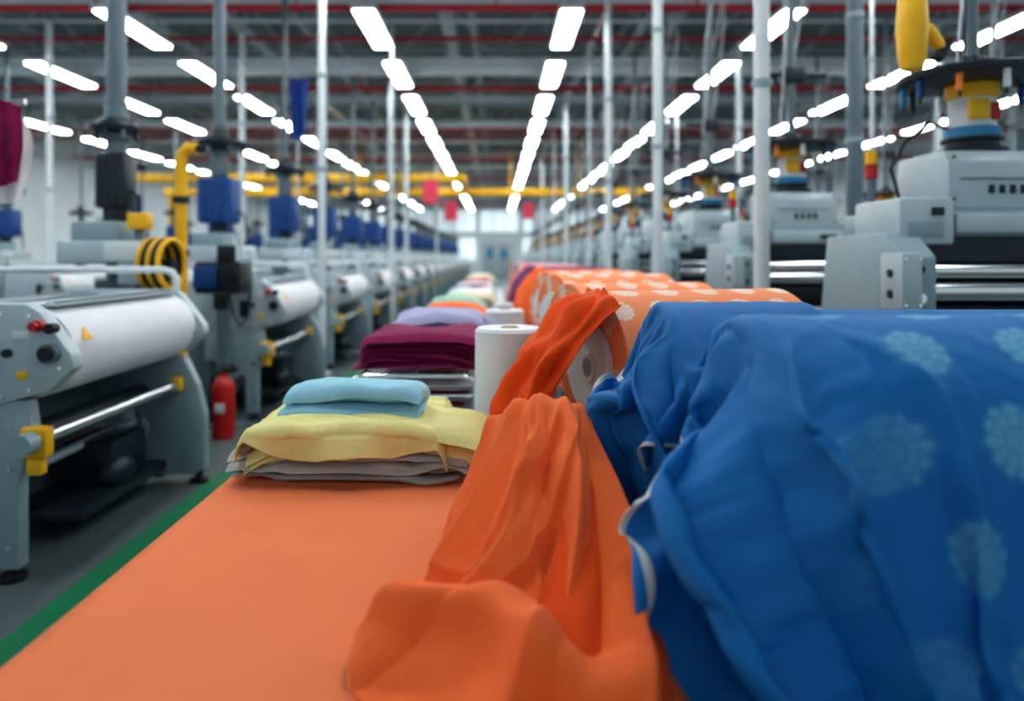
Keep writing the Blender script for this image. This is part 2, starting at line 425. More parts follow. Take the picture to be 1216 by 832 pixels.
a=MB(); a.cyl((-15.9,0,5.52),(15.9,0,5.52),.04,REDP,seg=12); rm=a.mesh('sprinkler_pipe')
for y in (8.6,13.2,18.2,24): place('sprinkler_pipe',rm,(0,y,.0))
a=MB(); a.box(-15.9,15.9,-.09,.09,5.16,5.34,WHITE,.01); bmh=a.mesh('cross_beam')
for y in (14.4,20.2,30.,40.): place('cross_beam',bmh,(0,y,0))
a=MB()
for x in (-13.5,-7.,6.,13): a.box(x-.05,x+.05,-2,56.9,6.2,6.36,TRUSS,.01)
for x in (-11,-4.8,-.9,3.2,8.8): a.box(x-.12,x+.12,-2,56.9,5.75,5.83,LGREY,.01)
for x in (-6.6,2.0,5.2): a.cyl((x,-2,6.0),(x,56.9,6.0),.09,CHROME if x==2. else WHITE,seg=14)
a.obj('roof_purlins')
EM=M('fluorescent_diffuser',(1,1,1),.4,var=0,emit=(.97,1.,1.),es=19)
a=MB(); a.box(-.18,.18,-.94,.94,5.02,5.09,WHITE,.01)
a.box(-.14,.14,-.90,.90,4.995,5.019,EM,0)
for yy in(-.7,.7): a.cyl((0,yy,5.09),(0,yy,5.75),.006,DARK,seg=6)
lm=a.mesh('ceiling_light')
for x in (-12.2,-8.4,-5.6,-1.9,1.07,4.25,7.8,11.6):
    y=2.85
    while y<55: place('ceiling_light',lm,(x,y,0)); y+=2.75
a=MB()
a.box(-12,5.6,25.8,26.2,3.72,3.98,YEL,.02); a.box(-12,-1,23.8,24.2,4.0,4.28,YEL,.02)
for x in (-10,-6.5,-3.3,-1.2): a.box(x-.12,x+.12,23.8,26.2,3.98,4.1,YEL,.02)
for x in (-11.8,-4.5,4.9): a.cyl((x,26,0),(x,26,3.8),.12,YEL,seg=14)
for x in (-8,-5.,0.5,3): a.cyl((x,26,3.9),(x,26,5.4),.03,YEL,seg=8)
a.obj('overhead_crane')
def post(r,m):
    a=MB(); a.cyl((0,0,0),(0,0,5.4),r,m,seg=16); a.lathe((0,0,0),[(.0,.0),(r+.07,.0),(r+.07,.02),(r,.03)],m,16)
    for z in (2.6,3.8): a.lathe((0,0,z),[(r,0),(r+.012,.0),(r+.012,.05),(r,.05)],GREY,16)
    return a.mesh('support_post')
pm=post(.05,WHITE); pg=post(.075,MGREY); pt_=post(.022,WHITE)
for x,y in ((1.72,4.65),(1.65,7.35),(1.65,10.6),(1.65,17),(1.65,26),(-2.25,9.2),(-2.25,17.8),(-2.25,26.8),(-4.45,12.5),(4.4,13),(7.4,12),(-7.5,12.)):
    place('support_post',pm,(x,y,0))
place('support_post',pg,(3.45,6.9,0))
for x,y in ((-4.45,8.3),(-4.45,16),(4.4,8.4),(4.4,17.5),(1.68,13.),(1.68,21),(-1.75,12.),(-2.22,14.8),(7.4,16.5)): place('support_post',pt_,(x,y,0))

# ------------------------------------------------------------------ right row machines
def knit_machine():
    a=MB()
    a.box(-.52,.56,-.36,.36,.10,.78,MGREY,.02)
    a.box(-.46,.50,-.38,-.355,.16,.72,DARK,.004)
    for x in(-.45,.49):
        for y in(-.3,.3): a.cyl((x,y,0),(x,y,.1),.04,BLACK)
    sp=[(-.38,.7),(.38,.7),(.38,1.2),(.30,1.62),(-.34,1.62),(-.50,1.50),(-.50,1.22),(-.36,1.12)]
    a.prism(sp,-.66,-.50,GREY,axis='X'); a.prism(sp,.52,.68,GREY,axis='X')
    a.box(-.70,-.60,-.56,-.36,1.24,1.52,LGREY,.012)
    a.cyl((-.71,-.46,1.42),(-.69,-.46,1.42),.02,DARK); a.cyl((-.71,-.46,1.32),(-.69,-.46,1.32),.02,DARK)
    a.cyl((-.58,-.515,1.3),(-.58,-.495,1.3),.025,CHROME); a.cyl((-.58,-.515,1.44),(-.58,-.495,1.44),.018,DARK)
    for z in(1.27,1.49): 
        for x in(-.685,-.615): a.cyl((x,-.566,z),(x,-.556,z),.008,CHROME,seg=8)
    for y,z,r,m in ((-.42,1.43,.035,CHROME),(-.40,1.33,.05,CHROME),(-.33,1.22,.06,DARK),(-.18,1.42,.05,BLACK),(0,1.3,.07,DARK),(-.3,1.0,.08,WPAPER)):
        a.cyl((-.52,y,z),(.54,y,z),r,m,seg=24)
    a.box(-.52,.54,-.30,-.24,1.47,1.60,DARK,.004)
    a.box(-.5,.52,-.1,.3,.78,1.5,DARK,.004)
    a.box(-.56,.58,-.30,.32,1.60,1.74,GREY,.02)
    a.box(-.60,-.32,-.36,.1,1.56,1.80,LGREY,.02)
    a.box(.36,.60,-.36,.1,1.56,1.80,LGREY,.02)
    a.box(-.56,-.38,-.365,-.355,1.60,1.68,GREY,.002); a.box(-.44,-.38,-.372,-.36,1.71,1.75,DARK,.002)
    a.box(-.30,.34,-.345,-.30,1.62,1.72,LGREY,.01)
    a.box(.1,.24,-.352,-.342,1.65,1.69,DARK,.002)
    a.prism([(-.24,1.74),(.24,1.74),(.24,2.06),(-.19,2.06),(-.24,2.0)],-.28,.30,LGREY,axis='X',bev=.015)
    a.box(-.34,.36,-.27,.27,1.735,1.77,GREY,.01)
    for k in range(4): a.box(-.07+k*.055,-.045+k*.055,-.252,-.238,1.83,1.875,DARK,.002)
    a.box(-.22,.24,-.247,-.235,1.905,1.912,MGREY,.001)
    for x in(-.25,.27):
        for z in(1.8,2.02): a.cyl((x,-.245,z),(x,-.236,z),.008,DARK,seg=8)
    a.lathe((0,0,0),[(.0,2.06),(.17,2.06),(.17,2.09),(.13,2.10),(.13,2.13),(.15,2.135),(.15,2.15)],DARK,28)
    a.lathe((0,0,0),[(.13,2.14),(.14,2.15),(.14,2.20),(.12,2.21)],CYAN,28)
    a.lathe((0,0,0),[(.12,2.2),(.115,2.22),(.115,2.36),(.10,2.38)],WHITE,28)
    a.box(-.09,.02,-.125,-.10,2.24,2.35,YEL,.01); a.box(.03,.08,-.12,-.09,2.24,2.33,RED,.008)
    a.lathe((0,0,0),[(.10,2.36),(.13,2.38),(.13,2.44),(.10,2.45)],YEL,28)
    a.lathe((0,0,0),[(0,2.44),(.12,2.44),(.34,2.455),(.37,2.465),(.375,2.49),(.36,2.505),(.2,2.515),(.08,2.54),(.06,2.60),(.0,2.6)],DARK,40)
    for k in range(10):
        t=2*pi*k/10+.2; c=(.33*math.cos(t),.33*math.sin(t))
        m=(BLUEP,ORG,WHITE,DARK,CYAN)[k%5]
        a.cyl((c[0],c[1],2.36),(c[0],c[1],2.455),.018,m,seg=12); a.cyl((c[0],c[1],2.33),(c[0],c[1],2.36),.008,DARK,seg=8)
    a.cyl((0,0,2.55),(0,0,5.4),.032,MGREY,seg=16)
    a.box(-.10,.10,-.06,.06,3.05,3.18,DARK,.01); a.cyl((-.3,0,3.12),(.3,0,3.12),.02,DARK,seg=8)
    for k in range(5):
        x=.10+.05*k; pts=[(x-.25+.25*u*u+.03*math.sin(u*7+k),-.1+.05*k,2.5+u*2.6) for u in [q/16 for q in range(17)]]
        a.tube(pts,.006,DARK if k%2 else WHITE,6)
    a.cyl((.46,.25,1.6),(.46,.25,2.25),.03,MGREY,seg=16)
    a.cyl((.46,.25,1.80),(.46,.25,2.1),.036,RED,seg=16,cap=False); a.cyl((.46,.25,1.88),(.46,.25,1.98),.038,YEL,seg=16,cap=False)
    a.cyl((-.46,.18,1.78),(-.46,.18,1.95),.022,MGREY,seg=12)
    a.cyl((-.46,.18,1.95),(-.46,.18,2.03),.034,RED,seg=14); a.cyl((-.46,.18,2.035),(-.46,.18,2.11),.034,YEL,seg=14)
    a.tube([(-.33,.1,1.78),(-.38,.12,2.0),(-.30,.12,2.15),(-.2,.05,2.25),(-.12,0,2.2)],.010,BLACK,8)
    return a
km=knit_machine().mesh('knitting_machine')
for X in (2.62,6.1,9.8):
    y=3.95
    while y<54:
        place('knitting_machine',km,(X,y,0)); y+=2.42
a=MB()
a.lathe((0,0,0),[(.0,-.02),(.05,.0),(.065,.06),(.075,.2),(.065,.34),(.045,.44),(.03,.52),(.0,.53)],YEL,24)
a.tube([(.03,0,.22),(.08,0,.2),(.12,0,.14),(.15,0,.10)],.03,YEL,12); a.cyl((.12,0,.05),(.17,0,.14),.03,BLACK)
a.tube([(0,0,.45),(0,0,1.4),(.01,0,2.9)],.012,DARK,8)
a.obj('air_tool_hoist',(2.06,3.55,2.43))

# ------------------------------------------------------------------ left row machines
a=MB()
L=1.56
head=[(-.9,.82),(-.36,.82),(-.12,.88),(-.0,.99),(-.01,1.05),(-.16,1.25),(-.22,1.285),(-.9,1.285)]
a.prism(head,0,.09,LGREY); a.prism(head,L-.09,L,LGREY)
cp=[(-.55,.9),(-.2,.9),(-.05,1.0),(-.18,1.2),(-.25,1.25),(-.55,1.25)]
a.prism(cp,.09,.13,GREY,bev=.004); a.prism(cp,L-.13,L-.09,GREY,bev=.004)
legN=[(-.75,.84),(-.22,.84),(-.20,.70),(-.26,.45),(-.26,.06),(-.37,.06),(-.38,.40),(-.5,.52),(-.75,.55)]
a.prism(legN,.01,.09,GREY)
legF=[(-.75,.84),(-.14,.84),(-.05,.66),(-.0,.45),(-.0,.10),(-.06,.06),(-.62,.06),(-.66,.16),(-.40,.22),(-.36,.40),(-.5,.52),(-.75,.55)]
a.prism(legF,L-.10,L-.01,GREY)
for x,y in((-.31,.05),(-.05,L-.05),(-.58,L-.05)): a.lathe((x,y,0),[(0,0),(.06,0),(.06,.025),(.025,.035),(.025,.07)],BLACK,18)
a.cyl((-.27,.10,1.045),(-.27,L-.10,1.045),.215,WPAPER,seg=56)
a.cyl((-.62,.10,1.05),(-.62,L-.10,1.05),.20,WPAPER,seg=40)
a.box(-.34,-.16,.12,L-.12,1.262,1.278,LGREY,.004)
for k in range(34):
    y=.16+k*.038; a.box(-.190,-.172,y,y+.014,1.275,1.283,DARK,.001); a.box(-.225,-.21,y,y+.014,1.275,1.283,DARK,.001)
a.cyl((-.17,-.05,.66),(-.17,L-.08,.66),.032,CHROME,seg=20); a.cyl((-.17,-.12,.66),(-.17,-.04,.66),.05,GREY)
a.box(-.235,-.115,-.02,.05,.58,.72,YEL,.012); a.box(-.21,-.14,-.015,.04,.50,.58,YEL,.01)
a.box(-.20,-.13,L-.17,L-.1,.62,.71,YEL,.01)
a.cyl((-.42,.05,.60),(-.42,L-.05,.60),.06,DARK,seg=20)
a.cyl((-.5,.05,.4),(-.5,L-.05,.4),.03,GREY,seg=16)
a.box(-.95,-.70,.02,L-.02,.08,1.26,MGREY,.01)
a.box(-.68,-.25,.5,L-.05,.10,.16,DARK,.01)
a.ball((-.35,1.0,.22),.11,DARK,1,1.3,1)
a.box(-.6,-.3,.9,1.3,.16,.42,DARK,.02)
a.cyl((-.155,-.03,1.185),(-.155,.0,1.185),.026,RED); a.cyl((-.155,-.06,1.185),(-.155,-.03,1.185),.02,RED)
a.cyl((-.085,-.05,1.175),(-.085,.0,1.175),.024,BLACK)
a.cyl((-.10,-.04,1.06),(-.10,.0,1.06),.045,MGREY); a.cyl((-.10,-.06,1.06),(-.10,-.04,1.06),.032,BLACK)
a.cyl((-.30,-.02,1.06),(-.30,.0,1.06),.02,BLACK)
a.box(-.42,-.34,-.008,.0,.95,1.1,DARK,.004)
for x,z in((-.06,.99),(-.2,1.23),(-.2,.89),(-.33,.86),(-.33,1.24)): a.cyl((x,-.008,z),(x,.002,z),.010,CHROME,seg=8)
a.box(-.28,-.20,-.005,.001,1.12,1.16,WHITE,.001); a.box(-.26,-.21,-.005,.001,.94,.975,YEL,.001)
for z in(.72,.52,.16): a.cyl((-.30,.002,z),(-.30,.012,z),.012,CHROME,seg=8)
o0=len(a.v)
a.prism([(.0,.0),(.085,.0),(.0425,.075)],0,.004,YEL,bev=0)
for i in range(o0,len(a.v)):
    x,y,z=a.v[i]; ang=.25
    a.v[i]=(-.27+.221*math.cos(ang+z*4.)+y, .17+x, 1.045+.221*math.sin(ang+z*4.))
a.box(-2.3,-1.32,.1,L-.1,.12,1.1,GREY,.02); a.box(-2.25,-1.35,.08,.11,.3,1.0,MGREY,.01)
a.box(-1.95,-1.42,.3,1.1,1.1,1.32,LGREY,.03)
a.tube([(-2.2,L-.04,1.415),(-.3,L-.04,1.415),(-.24,L-.04,1.40),(-.21,L-.04,1.36),(-.21,L-.04,1.26)],.024,WHITE,12)
a.tube([(-2.2,L-.04,1.36),(-2.2,L-.04,1.0)],.024,WHITE,12)
wm=a.mesh('fabric_winding_machine')
y=3.28
while y<52:
    place('fabric_winding_machine',wm,(-1.94,y,0)); y+=3.0 if y>6 else 3.3
y=3.4
while y<52:
    place('fabric_winding_machine',wm,(-6.4,y,0)); y+=3.6

def feeder(boxm,r,k=1.):
    a=MB()
    a.cyl((0,0,0),(0,0,5.3),r,MGREY,seg=18)
    a.box(-.11,.10,-.11,.11,.0,1.33,MGREY,.02)
    a.box(-.30,.34,-.26,.20,1.45,1.62,LGREY,.02); a.box(-.22,.12,-.22,.1,1.62,1.76,GREY,.02)
    a.box(.05,.30,-.275,-.25,1.47,1.6,WHITE,.01)
    zz=.0 if k==1. else -.25
    a.lathe((0,0,zz),[(0,2.66),(.10*k,2.66),(.29*k,2.70),(.30*k,2.73),(.28*k,2.75),(.10*k+.01,2.80),(.08,2.9),(.0,2.9)],DARK,32)
    a.lathe((0,0,0),[(.06,2.36),(.09,2.38),(.10,2.5),(.08,2.6),(.08,2.67)],MGREY,24)
    a.box(-.19*k,.19*k,-.18*k,.17*k,1.86,2.36 if k==1. else 2.28,boxm,.05*k)
    for x in(-.12*k,-.04*k,.04*k,.12*k): a.cyl((x,-.165*k,1.88),(x,-.16*k,2.33 if k==1. else 2.25),.035*k,boxm,seg=12)
    a.cyl((0,0,1.74),(0,0,1.88),.09,DARK)
    a.tube([(.19*k,0,2.0),(.28*k,0,1.95),(.3*k,0,1.7),(.26*k,0,1.6)],.012,BLACK,8)
    for q in range(8):
        t=2*pi*q/8; a.cyl((.25*k*math.cos(t),.25*k*math.sin(t),2.63+zz),(.25*k*math.cos(t),.25*k*math.sin(t),2.70+zz),.016,MGREY if q%2 else DARK,seg=10)
    return a
fb0=feeder(BLUEP,.06).mesh('yarn_feeder_column'); fb=feeder(BLUEP,.035).mesh('yarn_feeder_column'); fd=feeder(DARK,.07,.6).mesh('yarn_feeder_column')
y=5.4; k=0
while y<54:
    place('yarn_feeder_column',fd if k==0 else (fb0 if k==1 else fb),(-2.87 if k==0 else -3.02,y,0)); y+=2.4; k+=1
for X in(-5.0,-8.9,-11.5):
    y=6.2
    while y<54: place('yarn_feeder_column',fb,(X,y,0)); y+=3.4
a=MB()
a.tube([(0,0,0),(0,0,2.2),(.01,0,2.27),(.05,0,2.31),(.12,0,2.31)],.045,YEL,14); a.lathe((0,0,0),[(0,0),(.12,0),(.12,.03),(.05,.04)],YEL,18)
for z in (1.0,1.5,1.9): a.lathe((0,0,z),[(.045,0),(.06,0),(.06,.05),(.045,.05)],DARK,16)
a.cyl((.12,0,2.31),(.2,0,2.31),.03,DARK)
a.obj('yellow_air_pipe',(-2.36,5.35,0))
a=MB()
for k in range(5):
    y=-.09+k*.045
    pts=[(.12*math.cos(t),y,1.45+.17*math.sin(t)) for t in [2*pi*i/24 for i in range(25)]]
    a.tube(pts,.02,YEL if k%2==0 else BLACK,8)
a.cyl((0,-.12,1.45),(0,.12,1.45),.04,DARK); a.box(-.04,.04,-.03,.03,0,1.45,DARK,.005); a.box(-.12,.12,-.10,.10,0,.03,DARK,.005)
a.obj('hose_reel',(-2.35,5.02,0)).rotation_euler[2]=1.2
a=MB(); a.box(-.07,.07,-.06,.06,1.70,1.82,YEL,.01); a.box(-.03,.03,-.03,.03,0,1.70,MGREY,.004); a.box(-.13,.09,-.08,.10,1.3,1.55,LGREY,.015); a.box(-.1,.1,-.1,.1,0,.03,MGREY,.004)
a.obj('control_pedestal',(-2.60,5.22,0))
a=MB(); a.box(-.20,.20,-.16,.16,1.18,1.46,DARK,.02); a.box(-.2,.0,-.19,-.15,1.22,1.42,BLUEP,.01); a.cyl((.12,-.2,1.34),(.12,-.15,1.34),.06,BLACK); a.box(-.05,.05,-.05,.05,0,1.18,MGREY,.004); a.box(-.15,.15,-.12,.12,0,.03,MGREY,.004)
a.box(.0,.16,-.18,-.14,1.46,1.60,DARK,.01); a.box(-.02,.10,-.2,-.16,1.05,1.2,BLACK,.01)
a.tube([(.1,-.17,1.2),(.16,-.2,1.0),(.22,-.2,.9),(.27,-.17,1.0),(.27,-.12,1.2)],.012,BLACK,8)
a.obj('motor_unit',(-2.42,6.35,0))
a=MB(); a.lathe((0,0,0),[(0,0),(.085,.0),(.09,.02),(.09,.42),(.07,.48),(.03,.51),(.03,.54),(0,.54)],RED,24)
a.box(-.02,.09,-.015,.015,.54,.57,BLACK,.005); a.box(-.02,.08,-.015,.015,.585,.60,BLACK,.005); a.tube([(-.03,0,.55),(-.10,0,.5),(-.11,0,.3),(-.11,0,.12)],.012,BLACK,8)
a.box(-.04,.04,-.093,-.088,.22,.30,WHITE,.001)
a.obj('fire_extinguisher',(-2.27,5.95,0))
a=MB(); a.lathe((0,0,0),[(0,0),(.11,0),(.12,.40),(.13,.41),(.13,.43),(.115,.43),(.105,.05),(0,.05)],DARK,24); a.cyl((.0,0,.05),(0,0,.60),.03,YEL); a.box(-.05,.05,-.05,.05,.56,.66,YEL,.01); a.obj('waste_bin',(-2.54,5.8,0))
net_cloth('hanging_white_cloth',[[(-2.86,3.9,2.32),(-2.9,3.88,2.1),(-2.86,3.88,1.80)],[(-2.74,3.85,2.34),(-2.76,3.84,2.1),(-2.74,3.84,1.78)],[(-2.60,3.9,2.30),(-2.53,3.9,2.1),(-2.60,3.9,1.80)]],F_WHITE,folds=3,amp=.02)
net_cloth('hanging_plum_cloth',[[(-2.73,3.80,2.33),(-2.72,3.78,2.1),(-2.70,3.78,1.86)],[(-2.65,3.79,2.34),(-2.64,3.76,2.1),(-2.63,3.78,1.87)],[(-2.54,3.82,2.30),(-2.52,3.8,2.1),(-2.55,3.8,1.90)]],F_PLUM,folds=3,amp=.015,seed=3)
a=MB(); a.tube([(-3.2,3.87,2.34),(-2.55,3.87,2.34)],.015,CHROME,10); a.tube([(-3.07,3.87,0),(-3.07,3.87,2.34)],.02,CHROME,10); a.box(-3.17,-2.97,3.75,4.0,0,.03,DARK); a.obj('garment_rail')
net_cloth('blue_banner',[[(-3.05,10.5,4.1),(-3.04,10.5,3.7),(-3.05,10.5,3.3)],[(-2.9,10.45,4.1),(-2.9,10.45,3.7),(-2.9,10.4,3.2)],[(-2.75,10.5,4.1),(-2.78,10.5,3.7),(-2.8,10.5,3.35)]],F_NAVY,folds=2,amp=.04,nu=30,nv=20)
for x,y,z,s in((-1.9,20.5,3.35,.33),(-1.6,25,3.1,.33),(1.1,25,3.1,.28)):
    a=MB(); a.tube([(x,y,z+s+.02),(x,y,5.4)],.012,DARK,6); a.tube([(x-s*.7,y,z+s+.02),(x+s*.7,y,z+s+.02)],.015,DARK,6); hg=a.obj('red_banner')
    o=net_cloth('banner_cloth',[[(x-s*.7,y,z+s),(x-s*.7,y,z),(x-s*.7,y,z-s)],[(x,y-.05,z+s),(x,y-.05,z),(x,y-.05,z-s)],[(x+s*.7,y,z+s),(x+s*.7,y,z),(x+s*.7,y,z-s)]],F_RED,folds=2,amp=.03,nu=24,nv=12)
    o.parent=hg

# ------------------------------------------------------------------ table
a=MB()
a.box(-.83,TABX-.01,-.35,2.42,TZ-.05,TZ-.004,LGREY,.01)
for x in(-.78,TABX-.06):
    for y in(-.25,1.1,2.3): a.box(x-.03,x+.03,y-.03,y+.03,0,TZ-.05,MGREY,.005)
a.box(-.80,TABX-.05,-.25,-.2,.2,.25,MGREY,.005); a.box(-.80,TABX-.05,2.28,2.33,.2,.25,MGREY,.005)
a.obj('cutting_table')
nu,nv=50,100;P=[]
for i in range(nu):
    row=[]
    for j in range(nv):
        s=i/(nu-1);t=j/(nv-1); x=-.845+(TABX+.845)*s; y=-.36+2.80*t
        z=TZ+.002+.0015*noise.noise(Vector((x*3,y*2,0)))
        if i==0: z-=.09
        if i==1: x=-.842; 
        row.append((x,y,z))
    P.append(row)
grid_obj('orange_table_cloth',P,nu,nv,F_TABLE,thick=.002)
a=MB()
a.box(-.66,.12,2.62,16.,TZ-.05,TZ,LGREY,.01)
y=2.7
while y<16:
    for x in(-.62,.06): a.box(x-.025,x+.025,y-.025,y+.025,0,TZ-.05,MGREY,.005)
    y+=2.2
a.obj('long_packing_table')

def folded(mb,cx,cy,zb,w,d,th,mat,seed,droop=.0,nA=44,nB=22,yaw=0.,wv=1.,ey=8.):
    vs=[];fs=[]
    for b in range(nB+1):
        t=-math.cos(pi*b/nB) if ey<5 else -1+2*b/nB
        e=(1-abs(t)**ey)**.5 if abs(t)<1 else 0
        for k in range(nA):
            ang=2*pi*k/nA; c=math.cos(ang);s=math.sin(ang)
            x=math.copysign(abs(c)**.28,c)*w/2*(1-.012*abs(t)**6); z=math.copysign(abs(s)**.75,s)*th/2*e
            y=t*d/2
            n1=noise.noise(Vector((x*5+seed*3.1,y*5,seed)))
            n2=noise.noise(Vector((x*14+seed,y*14,seed*2)))
            z+=(n1*th*.35+n2*th*.15)*wv
            z-=droop*(abs(x)/(w/2))**5+droop*.8*(abs(t))**7
            x+=.008*wv*noise.noise(Vector((seed,y*6,z*8))); yy=y+.014*wv*noise.noise(Vector((x*6,seed,z*9)))
            X=x*math.cos(yaw)-yy*math.sin(yaw); Y=x*math.sin(yaw)+yy*math.cos(yaw)
            vs.append((cx+X,cy+Y,zb+th/2+z))
    for b in range(nB):
        for k in range(nA):
            j=(k+1)%nA; fs.append([b*nA+k,b*nA+j,(b+1)*nA+j,(b+1)*nA+k])
    mb.add(vs,fs,mat)
z0=TZ+.012
a=MB()
for k,(dx,w,dy) in enumerate(((0,.71,0),(.012,.75,-.016),(-.016,.72,.0),(.010,.73,-.020),(-.012,.75,-.004),(.005,.71,-.012))):
    folded(a,-.46+dx,2.40+dy,z0+k*.0215,w,.41-.01*k,.029,F_GREY,3+k*1.7,droop=.004+.005*k,yaw=.022*((k%3)-1),nA=96,nB=38,wv=2.8)
a.obj('folded_grey_fabric_stack')
a=MB()
zt=z0+.130
for k in range(3): folded(a,-.415+.014*k,2.41,zt+k*.011,.76-.025*k,.43,.017,F_YEL,11+k,droop=.075-.016*k,yaw=-.02*k,wv=2.8,nA=88,nB=36)
st=a.obj('folded_yellow_fabric')
nu,nv=120,96;P=[]
ztop=zt+.048; yf=2.170; dd=.44
for i in range(nu):
    s=i/(nu-1); row=[]
    for j in range(nv):
        t=j/(nv-1); h=.005+.088*sm(0,.34,s)*(1-.85*sm(.68,1.,s))+.008*math.sin(s*9)
        q=t*(dd+h+.03); r=.034
        X=-.475+(s-.5)*.69
        if q<dd: y=yf+dd-q+r; z=ztop+.0
        elif q<dd+r*pi/2: f=(q-dd)/r; y=yf+r-math.sin(f)*r; z=ztop-r+math.cos(f)*r
        else: y=yf-.018*math.sin(s*13+1)*(q-dd)/.1-.30*(q-dd-r*pi/2); z=ztop-r-(q-dd-r*pi/2)
        e=abs(2*s-1)
        z-=.085*sm(.82,1.,e)+.026*sm(.3,.95,e)
        X-=(.02*sm(.9,1,e))*(1 if s>.5 else -1)
        z+=.024*noise.noise(Vector((X*4.5,y*5,1)))+.016*abs(noise.noise(Vector((X*8+y*5,y*8,6))))
        z-=.008*gs(y-2.36-.25*(X+.5),.02)
        row.append((X,y+.02*(s-.5),z))
    P.append(row)
o=grid_obj('yellow_fabric_flap',P,nu,nv,F_YEL,thick=.005); o.parent=st
a=MB()
folded(a,-.475,2.42,ztop+.002,.47,.25,.040,F_LBLUE,21,droop=.014,yaw=-.05,nA=72,wv=1.6,ey=4.); folded(a,-.466,2.415,ztop+.030,.46,.22,.070,F_LBLUE,22,droop=.018,yaw=-.09,nA=72,nB=30,wv=.9,ey=2.2)
a.obj('folded_light_blue_fabric')
a=MB()
for y in (3.25,3.85):
    a.tube([(-.66,y,TZ),(-.66,y,TZ+.12),(-.64,y,TZ+.15),(-.60,y,TZ+.16),(-.16,y,TZ+.16),(-.12,y,TZ+.15),(-.10,y,TZ+.12),(-.10,y,TZ)],.012,CHROME,10)
    a.tube([(-.66,y,TZ+.07),(-.10,y,TZ+.07)],.008,CHROME,8)
for x in(-.62,-.38,-.14): a.tube([(x,3.25,TZ+.16),(x,3.85,TZ+.16)],.008,CHROME,8)
for x in(-.66,-.10): a.tube([(x,3.25,TZ+.07),(x,3.85,TZ+.07)],.01,CHROME,8)
a.obj('wire_tray_rack')
a=MB()
for k in range(6): folded(a,-.39+.01*k,3.55,TZ+.008+k*.017,.48,.5,.024,(F_PLUM,F_GREY,F_WHITE)[k%3],60+k)
a.obj('folded_fabric_stack')
def stack(cx,cy,zb,w,d,specs,seed,name='folded_fabric_stack',dr=.015):
    a=MB(); z=zb
    for k,(m,th) in enumerate(specs):
        folded(a,cx+R_.uniform(-.025,.025),cy+R_.uniform(-.015,.015),z,w*R_.uniform(.88,1.06),d,th*1.2,m,seed+k,droop=dr+.004*k,nA=44,nB=18,yaw=R_.uniform(-.08,.08),wv=2.); z+=th
    return a.obj(name)
stack(-.36,3.55,TZ+.190,.58,.50,[(F_PLUM,.026)]*6,31,dr=.018)
stack(-.34,4.12,TZ+.02,.52,.40,[(F_GREY,.04)]*4+[(F_LAV,.035)]*6,37)
pal=[[(F_LAV,.04)]*5+[(F_LAV,.03)]*3,[(F_PLUM,.05)]*3+[(F_ORANGE,.04)]*4,[(F_WHITE,.04)]*3+[(F_MINT,.04)]*5,[(F_ORANGED,.05)]*3+[(F_CREAM,.04)]*4,[(F_GREY,.05)]*4+[(F_WHITE,.04)]*3,[(F_MINT,.05)]*3+[(F_LBLUE,.05)]*3,[(F_PLUM,.05)]*6,[(F_WHITE,.05)]*6,[(F_NAVY,.05)]*6]
y=4.80
for k in range(14):
    stack(-.32+R_.uniform(-.03,.03),y,TZ+.02,.50,.48,pal[k%len(pal)],50+k*9); y+=.78

def roll_up(name,x,y,z,r,h,m=WPAPER):
    a=MB(); a.lathe((0,0,0),[(.03,.006),(r-.008,0),(r,.01),(r,h-.012),(r-.01,h),(r*.6,h-.003),(.04,h),(.036,h-.004),(.036,.01),(.03,.006)],m,40)
    a.lathe((0,0,0),[(.036,.01),(.036,h+.004),(.030,h+.004),(.030,.01)],F_CREAM,24)
    return a.obj(name,(x,y,z))
roll_up('white_fabric_roll',.05,2.80,TZ+.0,.135,.425)
roll_up('white_fabric_roll',.045,4.1,TZ+.0,.11,.40)
roll_up('white_fabric_roll',.045,5.0,TZ,.07,.38)

# ------------------------------------------------------------------ horizontal rolls and rack
def hroll(name,x0,x1,y,z,R,m,hub=.5,yaw=0.):
    ln=x1-x0
    a=MB(); S=56
    a.cyl((0,0,0),(ln,0,0),R,m,seg=S,cap=False)
    for xx,sg in((0,1),(ln,-1)):
        pr=[(R,0),(R-.008,-.004*sg)]
        n=9
        for k in range(n):
            r=R-.012-(R*(1-hub)-.012)*(k+1)/n; pr+=[(r+.006,-.003*sg+(.004*sg if k%2 else 0)),(r,-.001*sg)]
        a.lathe((xx,0,0),pr,m,S,'X')
        a.lathe((xx,0,0),[(R*hub,-.002*sg),(R*hub,-.02*sg),(R*hub-.02,-.024*sg),(R*hub*.5,-.012*sg),(R*hub*.35,-.012*sg),(R*hub*.30,-.02*sg),(R*hub*.22,-.02*sg),(R*hub*.2,.05*sg),(0,.05*sg)],WHITE,40,'X')
    me=a.mesh(name); uvl=me.uv_layers.new(name='UVMap')
    for p in me.polygons:
        angs=[]
        for li in p.loop_indices:
            c=me.vertices[me.loops[li].vertex_index].co; angs.append(math.atan2(c.z,c.y)%(2*pi))
        if max(angs)-min(angs)>pi: angs=[q+2*pi if q<pi else q for q in angs]
        for li,q in zip(p.loop_indices,angs):
            c=me.vertices[me.loops[li].vertex_index].co; uvl.data[li].uv=(c.x+.4,q*R)
    return place(name,me,(x0,y,z),rot=yaw)
hroll('blue_fabric_roll',.50,1.68,RB[0],RB[1],RB[2]-.004,F_BLUE)
hroll('blue_fabric_roll',.43,1.68,RA[0],RA[1],RA[2]-.004,F_BLUE2)
YW=.34
hroll('peach_floral_fabric_roll',.345,1.16,2.60,1.10,.275,F_PEACH,.60,YW)
hroll('peach_floral_fabric_roll',.335,1.06,3.38,1.115,.26,F_PEACH,.55,YW)
